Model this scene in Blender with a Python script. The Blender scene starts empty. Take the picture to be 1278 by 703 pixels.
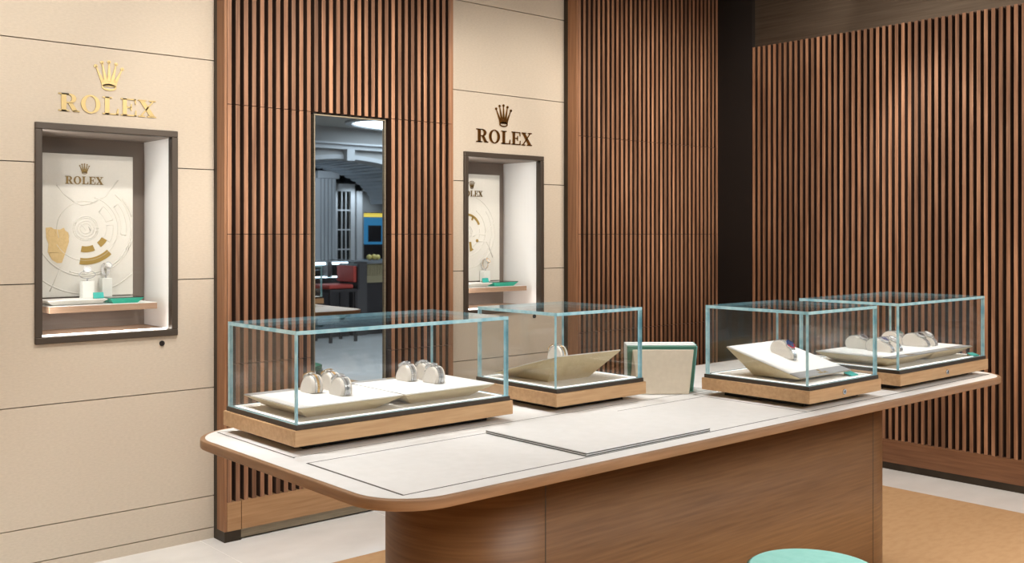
import bpy, bmesh, math, random
from mathutils import Vector, Matrix
random.seed(7)
C = bpy.context.scene.collection
SC = bpy.context.scene
PI = math.pi

# ------------------------------------------------------------------ materials
def nmat(name):
    m = bpy.data.materials.new(name); m.use_nodes = True
    nt = m.node_tree; b = nt.nodes['Principled BSDF']
    return m, nt, b
def pmat(name, col, rough=.5, metal=0., spec=.5, coat=0., emit=None, es=0.):
    m, nt, b = nmat(name)
    b.inputs['Base Color'].default_value = (*col, 1); b.inputs['Roughness'].default_value = rough
    b.inputs['Metallic'].default_value = metal; b.inputs['Specular IOR Level'].default_value = spec
    b.inputs['Coat Weight'].default_value = coat
    if emit:
        b.inputs['Emission Color'].default_value = (*emit, 1); b.inputs['Emission Strength'].default_value = es
    return m
def noisy(name, c1, c2, scale=(1, 1, 1), ns=20, rough=.6, bump=0., bscale=None, metal=0., spec=.4, island=0., detail=6, lo=.3, hi=.7, wave=None):
    """two-tone noise stretched by `scale`, optional bump and a per-piece tint"""
    m, nt, b = nmat(name); N = nt.nodes; L = nt.links
    tc = N.new('ShaderNodeTexCoord'); mp = N.new('ShaderNodeMapping'); mp.inputs['Scale'].default_value = scale
    L.new(tc.outputs['Object'], mp.inputs['Vector'])
    vec = mp.outputs['Vector']
    geo = None
    if island:
        geo = N.new('ShaderNodeNewGeometry'); ad = N.new('ShaderNodeVectorMath'); ad.operation = 'MULTIPLY_ADD'
        cx = N.new('ShaderNodeCombineXYZ')
        at = N.new('ShaderNodeAttribute'); at.attribute_name = 'tone'
        for k in range(3): L.new(at.outputs['Fac'], cx.inputs[k])
        ad.inputs[1].default_value = (37, 53, 71); L.new(cx.outputs[0], ad.inputs[0]); L.new(vec, ad.inputs[2]); vec = ad.outputs[0]
    nz = N.new('ShaderNodeTexNoise'); nz.inputs['Scale'].default_value = ns; nz.inputs['Detail'].default_value = detail
    nz.inputs['Distortion'].default_value = .6 if wave else 0.
    L.new(vec, nz.inputs['Vector'])
    cr = N.new('ShaderNodeValToRGB'); cr.color_ramp.elements[0].position = lo; cr.color_ramp.elements[1].position = hi
    cr.color_ramp.elements[0].color = (*c1, 1); cr.color_ramp.elements[1].color = (*c2, 1)
    L.new(nz.outputs['Fac'], cr.inputs['Fac']); out = cr.outputs['Color']
    if wave:
        wv = N.new('ShaderNodeTexNoise'); wv.inputs['Scale'].default_value = wave; wv.inputs['Detail'].default_value = 2
        L.new(vec, wv.inputs['Vector'])
        r2 = N.new('ShaderNodeMapRange'); r2.inputs[1].default_value = .3; r2.inputs[2].default_value = .7
        r2.inputs[3].default_value = .72; r2.inputs[4].default_value = 1.22; L.new(wv.outputs['Fac'], r2.inputs[0])
        mx = N.new('ShaderNodeVectorMath'); mx.operation = 'SCALE'; L.new(out, mx.inputs[0]); L.new(r2.outputs[0], mx.inputs['Scale']); out = mx.outputs[0]
    if island:
        r3 = N.new('ShaderNodeMapRange'); r3.inputs[3].default_value = 1 - island; r3.inputs[4].default_value = 1 + island
        isl = N.new('ShaderNodeMath'); isl.operation = 'MULTIPLY_ADD'; isl.inputs[1].default_value = .22; L.new(geo.outputs['Random Per Island'], isl.inputs[0])
        sc_ = N.new('ShaderNodeMath'); sc_.operation = 'MULTIPLY'; sc_.inputs[1].default_value = .78; L.new(at.outputs['Fac'], sc_.inputs[0])
        L.new(sc_.outputs[0], isl.inputs[2]); L.new(isl.outputs[0], r3.inputs[0])
        m3 = N.new('ShaderNodeVectorMath'); m3.operation = 'SCALE'; L.new(out, m3.inputs[0]); L.new(r3.outputs[0], m3.inputs['Scale']); out = m3.outputs[0]
    L.new(out, b.inputs['Base Color'])
    b.inputs['Roughness'].default_value = rough; b.inputs['Metallic'].default_value = metal; b.inputs['Specular IOR Level'].default_value = spec
    if bump:
        n2 = N.new('ShaderNodeTexNoise'); n2.inputs['Scale'].default_value = (bscale or ns * 3); n2.inputs['Detail'].default_value = 3
        L.new(vec, n2.inputs['Vector'])
        bp = N.new('ShaderNodeBump'); bp.inputs['Strength'].default_value = bump; bp.inputs['Distance'].default_value = .004
        L.new(n2.outputs['Fac'], bp.inputs['Height']); L.new(bp.outputs['Normal'], b.inputs['Normal'])
    return m
def glassmat(name, tint=(1, 1, 1), f0=.035):
    m = bpy.data.materials.new(name); m.use_nodes = True; nt = m.node_tree; N = nt.nodes; L = nt.links
    N.remove(N['Principled BSDF']); o = N['Material Output']
    tr = N.new('ShaderNodeBsdfTransparent'); tr.inputs[0].default_value = (*tint, 1)
    gl = N.new('ShaderNodeBsdfGlossy'); gl.inputs['Roughness'].default_value = .0
    lw = N.new('ShaderNodeLayerWeight'); lw.inputs['Blend'].default_value = .5
    pw = N.new('ShaderNodeMath'); pw.operation = 'POWER'; pw.inputs[1].default_value = 5; L.new(lw.outputs['Facing'], pw.inputs[0])
    ma = N.new('ShaderNodeMath'); ma.operation = 'MULTIPLY_ADD'; ma.inputs[1].default_value = 1 - f0; ma.inputs[2].default_value = f0
    L.new(pw.outputs[0], ma.inputs[0])
    mx = N.new('ShaderNodeMixShader'); L.new(ma.outputs[0], mx.inputs[0]); L.new(tr.outputs[0], mx.inputs[1]); L.new(gl.outputs[0], mx.inputs[2])
    L.new(mx.outputs[0], o.inputs['Surface'])
    return m

M = {}
M['wall'] = noisy('beige_fabric_wall', (.60, .525, .425), (.66, .58, .475), (1, 1, 3), 60, .85, .25, 220, spec=.2)
M['slat'] = noisy('walnut_slats', (.225, .104, .054), (.385, .205, .118), (30, 30, 1.2), 2.2, .5, .05, 6, spec=.35, island=.38, wave=1.1)
M['slat_side_shade'] = noisy('slat_side_shade', (.050, .026, .017), (.085, .045, .029), (30, 30, 1.2), 2.2, .7)  # gap shade put into the colour of the slat sides
M['slat_back'] = pmat('dark_backing', (.012, .007, .005), .8)
M['walnut'] = noisy('walnut_board', (.25, .115, .055), (.37, .185, .095), (26, 26, 1.2), 2.5, .5, .04, 8, spec=.35)
M['oak_x'] = noisy('oak_board', (.36, .195, .090), (.47, .275, .140), (1.6, 30, 30), 2.5, .5, .04, 8, spec=.35)
M['oak'] = noisy('oak_case', (.52, .31, .155), (.63, .40, .215), (3, 34, 40), 2.5, .5, .04, 8, spec=.3)
M['base_wood'] = noisy('table_base_veneer', (.185, .092, .037), (.275, .146, .062), (1.6, 1.6, 42), 2.4, .42, .04, 8, spec=.45)
M['edge_wood'] = noisy('table_edge_wood', (.27, .148, .073), (.36, .205, .108), (3, 3, 40), 2.5, .42, 0, spec=.45)
M['base_right'] = noisy('right_base_board', (.17, .075, .035), (.25, .115, .055), (30, 1.6, 30), 2.5, .5, .04, 8, spec=.35)
M['bronze'] = noisy('dark_bronze', (.045, .034, .024), (.075, .058, .042), (1, 1, 1), 6, .42, metal=.7, spec=.5)
M['bronze_light'] = noisy('brushed_bronze', (.24, .20, .14), (.33, .28, .20), (3, 3, 40), 3, .45, metal=.6)
M['bronze_fascia'] = noisy('bronze_fascia', (.105, .078, .056), (.15, .115, .085), (2, 1, 30), 3, .38, metal=.75)
M['black_metal'] = pmat('black_metal', (.014, .011, .010), .5, .3)
M['frame'] = pmat('window_frame_metal', (.085, .067, .052), .42, .4)
M['plinth'] = pmat('case_plinth_metal', (.075, .058, .044), .4, .5)
M['leather'] = noisy('white_leather', (.80, .795, .775), (.84, .835, .82), (1, 1, 1), 30, .55, .08, 400, spec=.3)
M['seam'] = pmat('seam_shadow_gap', (.075, .065, .055), .7)
M['matedge'] = pmat('mat_edge', (.05, .048, .045), .6)
M['deck'] = pmat('case_deck', (.80, .76, .70), .6)
M['led'] = pmat('led_strip', (1, 1, 1), .5, emit=(1, .97, .92), es=.7)
M['led_win'] = pmat('window_led', (1, 1, 1), .5, emit=(1, .96, .90), es=9.)
M['tray'] = noisy('champagne_tray', (.66, .525, .315), (.71, .57, .355), (1, 1, 1), 80, .5, .06, 300, spec=.35)
M['tray_top'] = pmat('tray_top', (.86, .845, .82), .6, spec=.25)
M['tray_strip'] = pmat('tray_strip', (.33, .325, .32), .5)
M['gold'] = pmat('gold', (.52, .385, .175), .36, .7)
M['gold_dark'] = pmat('gold_polished', (.42, .27, .09), .16, 1.)
M['gold_print'] = pmat('gold_print', (.40, .27, .075), .45, .4)
M['gold_text'] = pmat('gold_board', (.24, .16, .06), .35, .8)
M['gold_plate'] = noisy('gold_plate', (.66, .49, .24), (.74, .56, .29), (1, 1, 1), 90, .5, metal=.25)
M['steel'] = pmat('steel', (.86, .87, .88), .2, .72)
M['steel_dark'] = pmat('steel_brushed', (.62, .63, .64), .25, .85)
M['gold_link'] = pmat('rose_gold_links', (.86, .58, .26), .22, .75)
M['cushion'] = noisy('beige_cushion', (.84, .775, .695), (.87, .81, .73), (1, 1, 1), 60, .55, .05, 500, spec=.35)
M['dial_blue'] = pmat('dial_blue', (.03, .06, .22), .2, .3)
M['dial_white'] = pmat('dial_white', (.75, .75, .74), .25)
M['dial_black'] = pmat('dial_black', (.02, .02, .022), .15)
M['dial_green'] = pmat('dial_green', (.02, .14, .08), .2)
M['bezel_red'] = pmat('bezel_red', (.45, .03, .05), .2)
M['glass'] = glassmat('case_glass', (.988, .995, .995), .042)
M['glass_win'] = glassmat('window_glass', (.99, .99, .985), .018)
M['glass_edge'] = noisy('glass_edge', (.30, .62, .74), (.58, .86, .92), (6, 6, 6), 5, .12, spec=.8, lo=.35, hi=.65)
M['mirror'] = pmat('tinted_mirror', (.54, .59, .63), .015, 1.)
M['teal'] = pmat('teal_card', (.03, .42, .37), .45)
M['teal_book'] = pmat('teal_slab', (.085, .255, .185), .55)
M['teal_tray'] = pmat('teal_tray', (.03, .52, .38), .4)
M['white_slab'] = pmat('white_slab', (.88, .89, .89), .5)
M['aqua'] = pmat('aqua_edge', (.25, .62, .60), .4)
M['holder'] = noisy('beige_leather_holder', (.66, .575, .45), (.71, .625, .495), (1, 1, 1), 60, .6, .08, 400, spec=.3)
M['board'] = noisy('cream_board', (.69, .675, .625), (.72, .705, .655), (1, 1, 1), 90, .7, .05, 300, spec=.2)
M['win_back'] = pmat('window_back', (.24, .195, .165), .6)
M['win_side'] = pmat('window_side', (.89, .885, .87), .7)
M['win_wood'] = noisy('window_shelf_wood', (.34, .22, .145), (.44, .30, .21), (3, 30, 40), 2.5, .5, spec=.3)
M['block'] = pmat('stand_block', (.80, .82, .78), .45)
M['mint'] = noisy('mint_fabric', (.24, .52, .46), (.28, .56, .50), (1, 1, 1), 40, .75, .05, 300, spec=.2)
M['mint_band'] = pmat('dark_green_band', (.045, .10, .06), .6)
M['ivory'] = pmat('ivory_body', (.66, .63, .58), .6)
M['green_seat'] = pmat('green_seat', (.03, .30, .15), .6)
M['marble'] = noisy('pale_marble', (.72, .71, .69), (.85, .84, .82), (1, 1.6, 1), 3.2, .22, spec=.5, detail=8, lo=.25, hi=.75)
M['grout'] = pmat('grout', (.80, .79, .77), .6)
M['rug'] = noisy('tan_carpet', (.47, .285, .145), (.53, .335, .18), (1, 2.2, 1), 16, .95, .3, 500, spec=.1, detail=8, lo=.2, hi=.6)
M['ceil'] = pmat('ceiling_paint', (.40, .385, .36), .9)
M['greige'] = pmat('greige_plaster', (.34, .335, .325), .8)
M['greige_light'] = pmat('pale_plaster', (.44, .45, .46), .7)
M['white_paint'] = pmat('white_paint', (.62, .62, .62), .6)
M['dark_fascia'] = pmat('dark_fascia', (.012, .012, .014), .4)
M['sign_grey'] = pmat('sign_grey', (.45, .45, .45), .5)
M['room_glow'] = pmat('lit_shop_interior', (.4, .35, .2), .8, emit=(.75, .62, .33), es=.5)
M['room_dark'] = pmat('dark_shop_interior', (.06, .055, .05), .8)
M['screen_blue'] = pmat('blue_screen', (.02, .05, .1), .3, emit=(.06, .33, .62), es=.45)
M['yellow_lit'] = pmat('lit_yellow_panel', (.6, .5, .1), .5, emit=(1., .74, .12), es=.75)
M['counter_glow'] = pmat('counter_led', (1, 1, 1), .5, emit=(.75, .93, 1.), es=5.)
M['counter_dark'] = pmat('counter_dark', (.030, .024, .024), .35)
M['counter_taupe'] = pmat('counter_taupe', (.075, .066, .065), .4)
M['counter_beige'] = pmat('counter_beige', (.34, .28, .16), .5)
M['counter_top'] = pmat('counter_top', (.22, .23, .24), .12)
M['red_seat'] = pmat('red_upholstery', (.38, .045, .03), .6)
M['fruit'] = pmat('pale_yellow', (.75, .62, .20), .5)
M['lamp'] = pmat('downlight_lens', (1, 1, 1), .4, emit=(1, .93, .82), es=6.)
M['cove'] = pmat('cove_light', (1, 1, 1), .5, emit=(.85, .96, 1.), es=1.6)
M['vault'] = noisy('striped_vault', (.36, .40, .44), (.40, .44, .48), (1, 1, 1), 4, .5)
M['white_trim'] = pmat('lamp_trim', (.75, .75, .74), .5)

# ------------------------------------------------------------------ mesh builder
class MB:
    def __init__(s, o=(0, 0, 0)): s.bm = bmesh.new(); s.o = Vector(o); s.tone = None
    def hexa(s, p, mi=0):
        v = [s.bm.verts.new(Vector(q) - s.o) for q in p]
        if s.tone is not None:
            lay = s.bm.verts.layers.float.get('tone') or s.bm.verts.layers.float.new('tone')
            v = list(s.bm.verts)[-8:] if not all(q.is_valid for q in v) else v
            for q in v: q[lay] = s.tone
        fs = []
        for f in ((0, 3, 2, 1), (4, 5, 6, 7), (0, 1, 5, 4), (1, 2, 6, 5), (2, 3, 7, 6), (3, 0, 4, 7)):
            fc = s.bm.faces.new([v[i] for i in f]); fc.material_index = mi; fs.append(fc)
        return fs
    def box(s, x0, x1, y0, y1, z0, z1, mi=0):
        return s.hexa([(x0, y0, z0), (x1, y0, z0), (x1, y1, z0), (x0, y1, z0), (x0, y0, z1), (x1, y0, z1), (x1, y1, z1), (x0, y1, z1)], mi)
    def prism(s, pts, fn, mi=0, smooth=False):
        """closed outline pts (2D); fn(u,v,k) -> 3D with k = 0 / 1 for the two caps"""
        a = [s.bm.verts.new(Vector(fn(u, v, 0)) - s.o) for u, v in pts]
        b = [s.bm.verts.new(Vector(fn(u, v, 1)) - s.o) for u, v in pts]
        n = len(pts)
        f = s.bm.faces.new(a[::-1]); f.material_index = mi
        f = s.bm.faces.new(b); f.material_index = mi
        for i in range(n):
            f = s.bm.faces.new((a[i], a[(i + 1) % n], b[(i + 1) % n], b[i])); f.material_index = mi; f.smooth = smooth
    def strip(s, inner, outer, fn, closed=False, mi=0):
        """flat band between two point lists, extruded (fn as in prism)"""
        n = len(inner)
        V = [[s.bm.verts.new(Vector(fn(u, v, k)) - s.o) for u, v in L] for k in (0, 1) for L in (inner, outer)]
        i0, o0, i1, o1 = V
        for i in range(n if closed else n - 1):
            j = (i + 1) % n
            for q in ((i0[i], o0[i], o0[j], i0[j]), (i1[i], i1[j], o1[j], o1[i]), (i0[i], i0[j], i1[j], i1[i]), (o0[i], o1[i], o1[j], o0[j])):
                s.bm.faces.new(q).material_index = mi
        if not closed:
            for i in (0, n - 1): s.bm.faces.new((i0[i], i1[i], o1[i], o0[i])).material_index = mi
    def cyl(s, c, r, h, axis='z', n=24, r2=None, mi=0, smooth=True):
        r2 = r if r2 is None else r2
        ax = {'x': (Vector((0, 1, 0)), Vector((0, 0, 1)), Vector((1, 0, 0))), 'y': (Vector((0, 0, 1)), Vector((1, 0, 0)), Vector((0, 1, 0))), 'z': (Vector((1, 0, 0)), Vector((0, 1, 0)), Vector((0, 0, 1)))}[axis] if isinstance(axis, str) else axis
        c = Vector(c); u, v, w = ax
        A = [s.bm.verts.new(c + (u * math.cos(t) + v * math.sin(t)) * r - s.o) for t in [2 * PI * i / n for i in range(n)]]
        B = [s.bm.verts.new(c + w * h + (u * math.cos(t) + v * math.sin(t)) * r2 - s.o) for t in [2 * PI * i / n for i in range(n)]]
        s.bm.faces.new(A[::-1]).material_index = mi; s.bm.faces.new(B).material_index = mi
        for i in range(n):
            f = s.bm.faces.new((A[i], A[(i + 1) % n], B[(i + 1) % n], B[i])); f.smooth = smooth; f.material_index = mi
    def tube(s, pts, r, n=8, closed=False, mi=0):
        pts = [Vector(p) for p in pts]; m = len(pts); rings = []
        for i, p in enumerate(pts):
            a = pts[i - 1] if (i or closed) else p; b = pts[(i + 1) % m] if (i < m - 1 or closed) else p
            t = (b - a).normalized(); up = Vector((0, 0, 1)) if abs(t.z) < .9 else Vector((1, 0, 0))
            u = t.cross(up).normalized(); v = u.cross(t)
            rings.append([s.bm.verts.new(p + (u * math.cos(2 * PI * k / n) + v * math.sin(2 * PI * k / n)) * r - s.o) for k in range(n)])
        for i in range(m if closed else m - 1):
            A, B = rings[i], rings[(i + 1) % m]
            for k in range(n):
                f = s.bm.faces.new((A[k], A[(k + 1) % n], B[(k + 1) % n], B[k])); f.smooth = True; f.material_index = mi
        if not closed: s.bm.faces.new(rings[0][::-1]); s.bm.faces.new(rings[-1])
    def ball(s, c, r, sc=(1, 1, 1), mi=0, n=12):
        res = bmesh.ops.create_uvsphere(s.bm, u_segments=n * 2, v_segments=n, radius=r)
        for v in res['verts']: v.co = Vector((v.co.x * sc[0], v.co.y * sc[1], v.co.z * sc[2])) + Vector(c) - s.o
        for f in {f for v in res['verts'] for f in v.link_faces}: f.smooth = True; f.material_index = mi
    def build(s, name, mats, parent=None, bevel=0., seg=2, smooth=False):
        bmesh.ops.recalc_face_normals(s.bm, faces=s.bm.faces)
        me = bpy.data.meshes.new(name); s.bm.to_mesh(me); s.bm.free()
        for m in (mats if isinstance(mats, (list, tuple)) else [mats]): me.materials.append(M[m] if isinstance(m, str) else m)
        o = bpy.data.objects.new(name, me); C.objects.link(o)
        if parent: o.parent = parent
        else: o.location = s.o
        if bevel:
            md = o.modifiers.new('bevel', 'BEVEL'); md.width = bevel; md.segments = seg; md.limit_method = 'ANGLE'; md.angle_limit = math.radians(40)
        return o
def thing(name, label, cat, loc=(0, 0, 0), rz=0., group=None):
    o = bpy.data.objects.new(name, None); C.objects.link(o); o.location = loc; o.rotation_euler = (0, 0, rz); o.empty_display_size = .05
    return tag(o, label, cat, group)
def tag(o, label, cat, group=None):
    o['label'] = label; o['category'] = cat
    if group: o['group'] = group
    return o
def struct(o): o['kind'] = 'structure'; return o
def arc(cx, cz, r, a0, a1, n=24, rz=None):
    rz = r if rz is None else rz
    return [(cx + r * math.cos(a0 + (a1 - a0) * i / n), cz + rz * math.sin(a0 + (a1 - a0) * i / n)) for i in range(n + 1)]

# ------------------------------------------------------------------ key dimensions (metres)
T = .90                      # table top height
YW, YP, YB = 4.582, 4.466, 4.516   # beige wall face, slat faces, slat backing
XR = 5.87                    # right slat wall face
CEIL = 3.15

# ------------------------------------------------------------------ the room shell
b = MB(); b.box(-3, 14, -9.6, 5.3, -.06, 0); struct(b.build('floor', 'marble'))
b = MB()
for x in (.1, 1.0, 1.9, 2.8, 3.7, 4.6): b.box(x + .155, x + .158, 3.87, 4.58, 0, .0008)
struct(b.build('trim_1', 'grout'))
b = MB(); b.box(-3, 14, -9.6, 5.3, CEIL, CEIL + .08); struct(b.build('ceiling', 'ceil'))
b = MB((1.2, 1.2, 0)); b.box(-1.6, 5.445, -1.2, 3.87, 0, .007)
tag(b.build('carpet', 'rug'), 'tan carpet laid on the pale stone floor around the table', 'carpet')

COURSES = [0, .052, .203, .719, 1.238, 1.757, 2.278, 2.793, CEIL]
def beige_wall(name, x0, x1, wx0, wx1, wz0=.98, wz1=1.928):
    b = MB((x0, YW, 0)); g = .0022
    for z0, z1 in zip(COURSES[:-1], COURSES[1:]):
        zz0 = z0 + (g if z0 > 0 else 0); zz1 = z1 - g
        if zz1 <= wz0 or zz0 >= wz1: b.box(x0, x1, YW, YW + .02, zz0, zz1)
        else:
            b.box(x0, wx0, YW, YW + .02, zz0, zz1); b.box(wx1, x1, YW, YW + .02, zz0, zz1)
            if zz0 < wz0: b.box(wx0, wx1, YW, YW + .02, zz0, wz0)
            if zz1 > wz1: b.box(wx0, wx1, YW, YW + .02, wz1, zz1)
    struct(b.build(name, 'wall'))
    b = MB((x0, YW, 0)); y0, y1 = YW + .021, YW + .03   # dark ground behind the panel joints
    b.box(x0, wx0, y0, y1, 0, CEIL); b.box(wx1, x1, y0, y1, 0, CEIL); b.box(wx0, wx1, y0, y1, 0, wz0); b.box(wx0, wx1, y0, y1, wz1, CEIL)
    struct(b.build('trim_2', 'seam'))
WIN = [1.6335, 3.961]
beige_wall('wall_back', -3, 2.128, WIN[0] - .3125, WIN[0] + .3125)
beige_wall('wall_niche', 3.484, 4.456, WIN[1] - .3125, WIN[1] + .3125)
b = MB(); b.box(-3, 6.1, 5.05, 5.15, 0, CEIL); struct(b.build('wall_rear', 'black_metal'))
b = MB(); b.box(-3.1, -3, -9.6, 5.15, 0, CEIL); struct(b.build('wall_left', 'wall'))
b = MB(); b.box(14, 14.1, -9.6, 5.15, 0, CEIL); struct(b.build('wall_far', 'greige'))
b = MB(); b.box(-3.1, 14.1, -9.7, -9.6, 0, CEIL); struct(b.build('wall_front', 'greige'))

# ------------------------------------------------------------------ slatted panels on the back wall
PITCH, SW = .0425, .0215
SEAMS = [.187, .834, 1.450, 2.062, CEIL - .005]
def slat_panel(x0, x1, label, hole=None):
    r = thing('slatted_wall_panel', label, 'wall panel', (x0, YP, 0), 0, 'slatted walnut panels on the back wall')
    o = (x0, YP, 0)
    b = MB(o)
    n = int(round((x1 - x0 - SW) / PITCH)); pitch = (x1 - x0 - SW) / n
    for i in range(n + 1):
        xa = x0 + i * pitch; xb = xa + SW; b.tone = random.random()
        for k, (z0, z1) in enumerate(zip(SEAMS[:-1], SEAMS[1:])):
            if hole and xb > hole[0] - .004 and xa < hole[1] + .004 and z1 < hole[2] + .05: continue
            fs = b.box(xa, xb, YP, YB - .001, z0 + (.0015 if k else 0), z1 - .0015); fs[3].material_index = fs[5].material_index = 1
    b.build('slats', ['slat', 'slat_side_shade'], r)
    b = MB(o)
    if hole:
        b.box(x0 + .001, hole[0], YB, YB + .012, .05, CEIL); b.box(hole[1], x1 - .001, YB, YB + .012, .05, CEIL)
        b.box(hole[0], hole[1], YB, YB + .012, hole[2], CEIL); b.box(hole[0], hole[1], YB, YB + .012, .05, .187)
    else: b.box(x0 + .001, x1 - .001, YB, YB + .012, .05, CEIL)
    b.build('backing_board', 'slat_back', r)
    b = MB(o)
    for xa, xb in ((x0 - .014, x0 - .0005), (x1 + .0005, x1 + .014)): b.box(xa, xb, YP + .002, YW - .036, .05, CEIL - .004)
    b.build('side_board', 'walnut', r, .001)
    b = MB(o)
    for xa, xb in ((x0 - .0135, x0 + .001), (x1 - .001, x1 + .0135)): b.box(xa, xb, YW - .0355, YW - .001, 0, CEIL - .004)
    b.build('side_trim', 'bronze', r)
    b = MB(o); xs = x0 + .072
    b.box(x0, xs - .002, YP, YB, .05, .1855); b.box(xs + .002, x1, YP + .001, YB, .05, .1855)
    b.build('baseboard', 'oak_x', r, .001)
    b = MB(o); b.box(x0, xs - .002, YP + .001, YB + .03, 0, .0495); b.box(x0 - .0135, x0 - .0003, YP + .001, YW - .037, 0, .0495)
    b.build('corner_foot', 'bronze', r)
    b = MB(o); b.box(xs + .002, x1, YP + .010, YB + .03, .008, .0495); b.build('kick_plate', 'bronze_light', r)
    return r
slat_panel(2.141, 3.472, 'slatted walnut wall panel that frames the tall mirror', (2.604, 3.034, 2.053))
slat_panel(4.469, 5.868, 'slatted walnut wall panel without a mirror, between beige niche and dark corner')

# mirror set flush between the slats
r = thing('wall_mirror', 'tall narrow tinted mirror set among the walnut slats', 'mirror', (2.819, YP, .187))
o = (2.819, YP, .187)
b = MB(o); b.box(2.611, 3.027, YP + .012, YP + .018, .19, 2.046); b.build('mirror_glass', 'mirror', r)
b = MB(o)
b.box(2.6045, 2.6105, YP + .001, YB - .002, .188, 2.0525); b.box(3.0275, 3.0335, YP + .001, YB - .002, .188, 2.0525); b.box(2.6105, 3.0275, YP + .001, YB - .002, 2.0465, 2.0525)
b.build('mirror_frame', 'bronze_light', r)

# ------------------------------------------------------------------ slatted right wall
r = thing('slatted_side_wall', 'dark slatted walnut wall across the right side of the room', 'wall panel', (XR, 4.17, 0))
o = (XR, 4.17, 0); YS0 = .9
b = MB(o); y = 4.150
while y > YS0:
    b.tone = random.random() if random.random() > .05 else 1.5
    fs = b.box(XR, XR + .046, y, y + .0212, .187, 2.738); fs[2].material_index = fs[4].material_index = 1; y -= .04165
b.build('slats', ['slat', 'slat_side_shade'], r)
b = MB(o); b.box(XR + .047, XR + .060, YS0, 4.172, .045, 2.738); b.build('backing_board', 'slat_back', r)
b = MB(o); b.box(XR - .002, XR + .034, YS0, 4.172, .045, .1855); b.build('baseboard', 'base_right', r, .001)
b = MB(o); b.box(XR + .012, XR + .05, YS0, 4.172, 0, .044); b.build('kick_plate', 'bronze', r)
b = MB(); b.box(XR + .036, XR + .06, YS0, 4.176, 2.742, CEIL); struct(b.build('wall_right', 'bronze_fascia'))
b = MB(); b.box(XR + .001, XR + .06, 4.176, 4.60, 0, CEIL); struct(b.build('trim_3', 'black_metal'))
b = MB(); b.box(XR + .062, XR + .12, YS0 - .01, 4.9, 0, CEIL); struct(b.build('wall_side', 'black_metal'))

# ------------------------------------------------------------------ lettering and crown (2D pieces, unit height)
def E_(cx, cz, rx, rz, n=28): return [(cx + rx * math.cos(2 * PI * i / n), cz + rz * math.sin(2 * PI * i / n)) for i in range(n)]
def letter(b, ch, x, w, h, z, fn):
    """slab-serif capital built of flat pieces; width w, height h, origin (x, z)"""
    P = lambda pts: b.prism([(x + u * w, z + v * h) for u, v in pts], fn)
    R = lambda u0, u1, v0, v1: P([(u0, v0), (u1, v0), (u1, v1), (u0, v1)])
    S = .075
    if ch == 'R':
        R(.14, .38, 0, 1); R(.0, .52, 0, S); R(.0, .5, 1 - S, 1)
        inn = [(.38, .92)] + [(.50 + .14 * math.cos(t), .725 + .195 * math.sin(t)) for t in [PI / 2 - PI * i / 14 for i in range(15)]] + [(.38, .53)]
        out = [(.38, 1.0)] + [(.52 + .34 * math.cos(t), .725 + .275 * math.sin(t)) for t in [PI / 2 - PI * i / 14 for i in range(15)]] + [(.38, .45)]
        b.strip([(x + u * w, z + v * h) for u, v in inn], [(x + u * w, z + v * h) for u, v in out], fn)
        P([(.45, .47), (.66, .50), (.92, .06), (.70, 0)]); P([(.70, 0), (1.02, 0), (1.02, .07), (.86, .10), (.70, .06)])
    if ch == 'O':
        b.strip([(x + u * w, z + v * h) for u, v in E_(.5, .5, .27, .44)], [(x + u * w, z + v * h) for u, v in E_(.5, .5, .5, .525)], fn, True)
    if ch == 'L':
        R(.14, .42, 0, 1); R(0, .58, 1 - S, 1); R(0, .97, 0, S); P([(.86, 0), (1, 0), (1, .36), (.93, .36), (.84, .075)])
    if ch == 'E':
        R(.12, .38, 0, 1); R(0, .95, 1 - S, 1); R(0, .97, 0, S); P([(.84, 1), (.97, 1), (.97, .68), (.91, .68)]); P([(.86, 0), (1, 0), (1, .34), (.93, .34)])
        R(.38, .66, .46, .54); P([(.64, .30), (.70, .30), (.70, .70), (.64, .70), (.58, .5)])
    if ch == 'X':
        P([(.06, .95), (.34, .95), (.96, .05), (.66, .05)]); P([(.80, .95), (.90, .95), (.20, .05), (.10, .05)])
        R(0, .46, 1 - S, 1); R(.62, 1, 1 - S, 1); R(0, .38, 0, S); R(.52, 1.03, 0, S)
def crown(b, cx, z, w, h, fn):
    P = lambda pts: b.prism([(cx + u * w, z + v * h) for u, v in pts], fn)
    tips = [(-.44, .78), (-.235, .915), (0, .955), (.235, .90), (.44, .76)]
    base = [(-.215, .30), (-.108, .31), (0, .315), (.108, .31), (.215, .30)]
    for (tx, tz), (bx, bz) in zip(tips, base):
        P([(bx - .062, bz), (bx + .062, bz), (tx + .016, tz), (tx - .016, tz)])
        b.prism([(cx + tx * w + .062 * w * math.cos(2 * PI * i / 14), z + tz * h + .058 * h * math.sin(2 * PI * i / 14)) for i in range(14)], fn)
    P([(-.278, .31), (-.236, .14), (.236, .14), (.278, .31)])
    b.strip([(cx + u * w, z + v * h) for u, v in E_(0, .115, .185, .058)], [(cx + u * w, z + v * h) for u, v in E_(0, .115, .245, .115)], fn, True)
WORD = [('R', 0, .205), ('O', .222, .195), ('L', .440, .165), ('E', .628, .165), ('X', .812, .188)]
def sign(x0, w, z, h, y, ccx, cz, cw, chh, label, mat, depth=.004):
    r = thing('wall_sign', label, 'sign', (ccx, y, z), 0, 'crown and letter signs on the beige walls'); o = (ccx, y, z)
    fn = lambda u, v, k: (u, y - .001 - k * depth, v)
    for ch, f, lw in WORD:
        b = MB(o); letter(b, ch, x0 + f * w, lw * w, h, z, fn); b.build('letter', mat, r)
    b = MB(o); crown(b, ccx, cz, cw, chh, fn); b.build('crown_emblem', mat, r)
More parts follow.
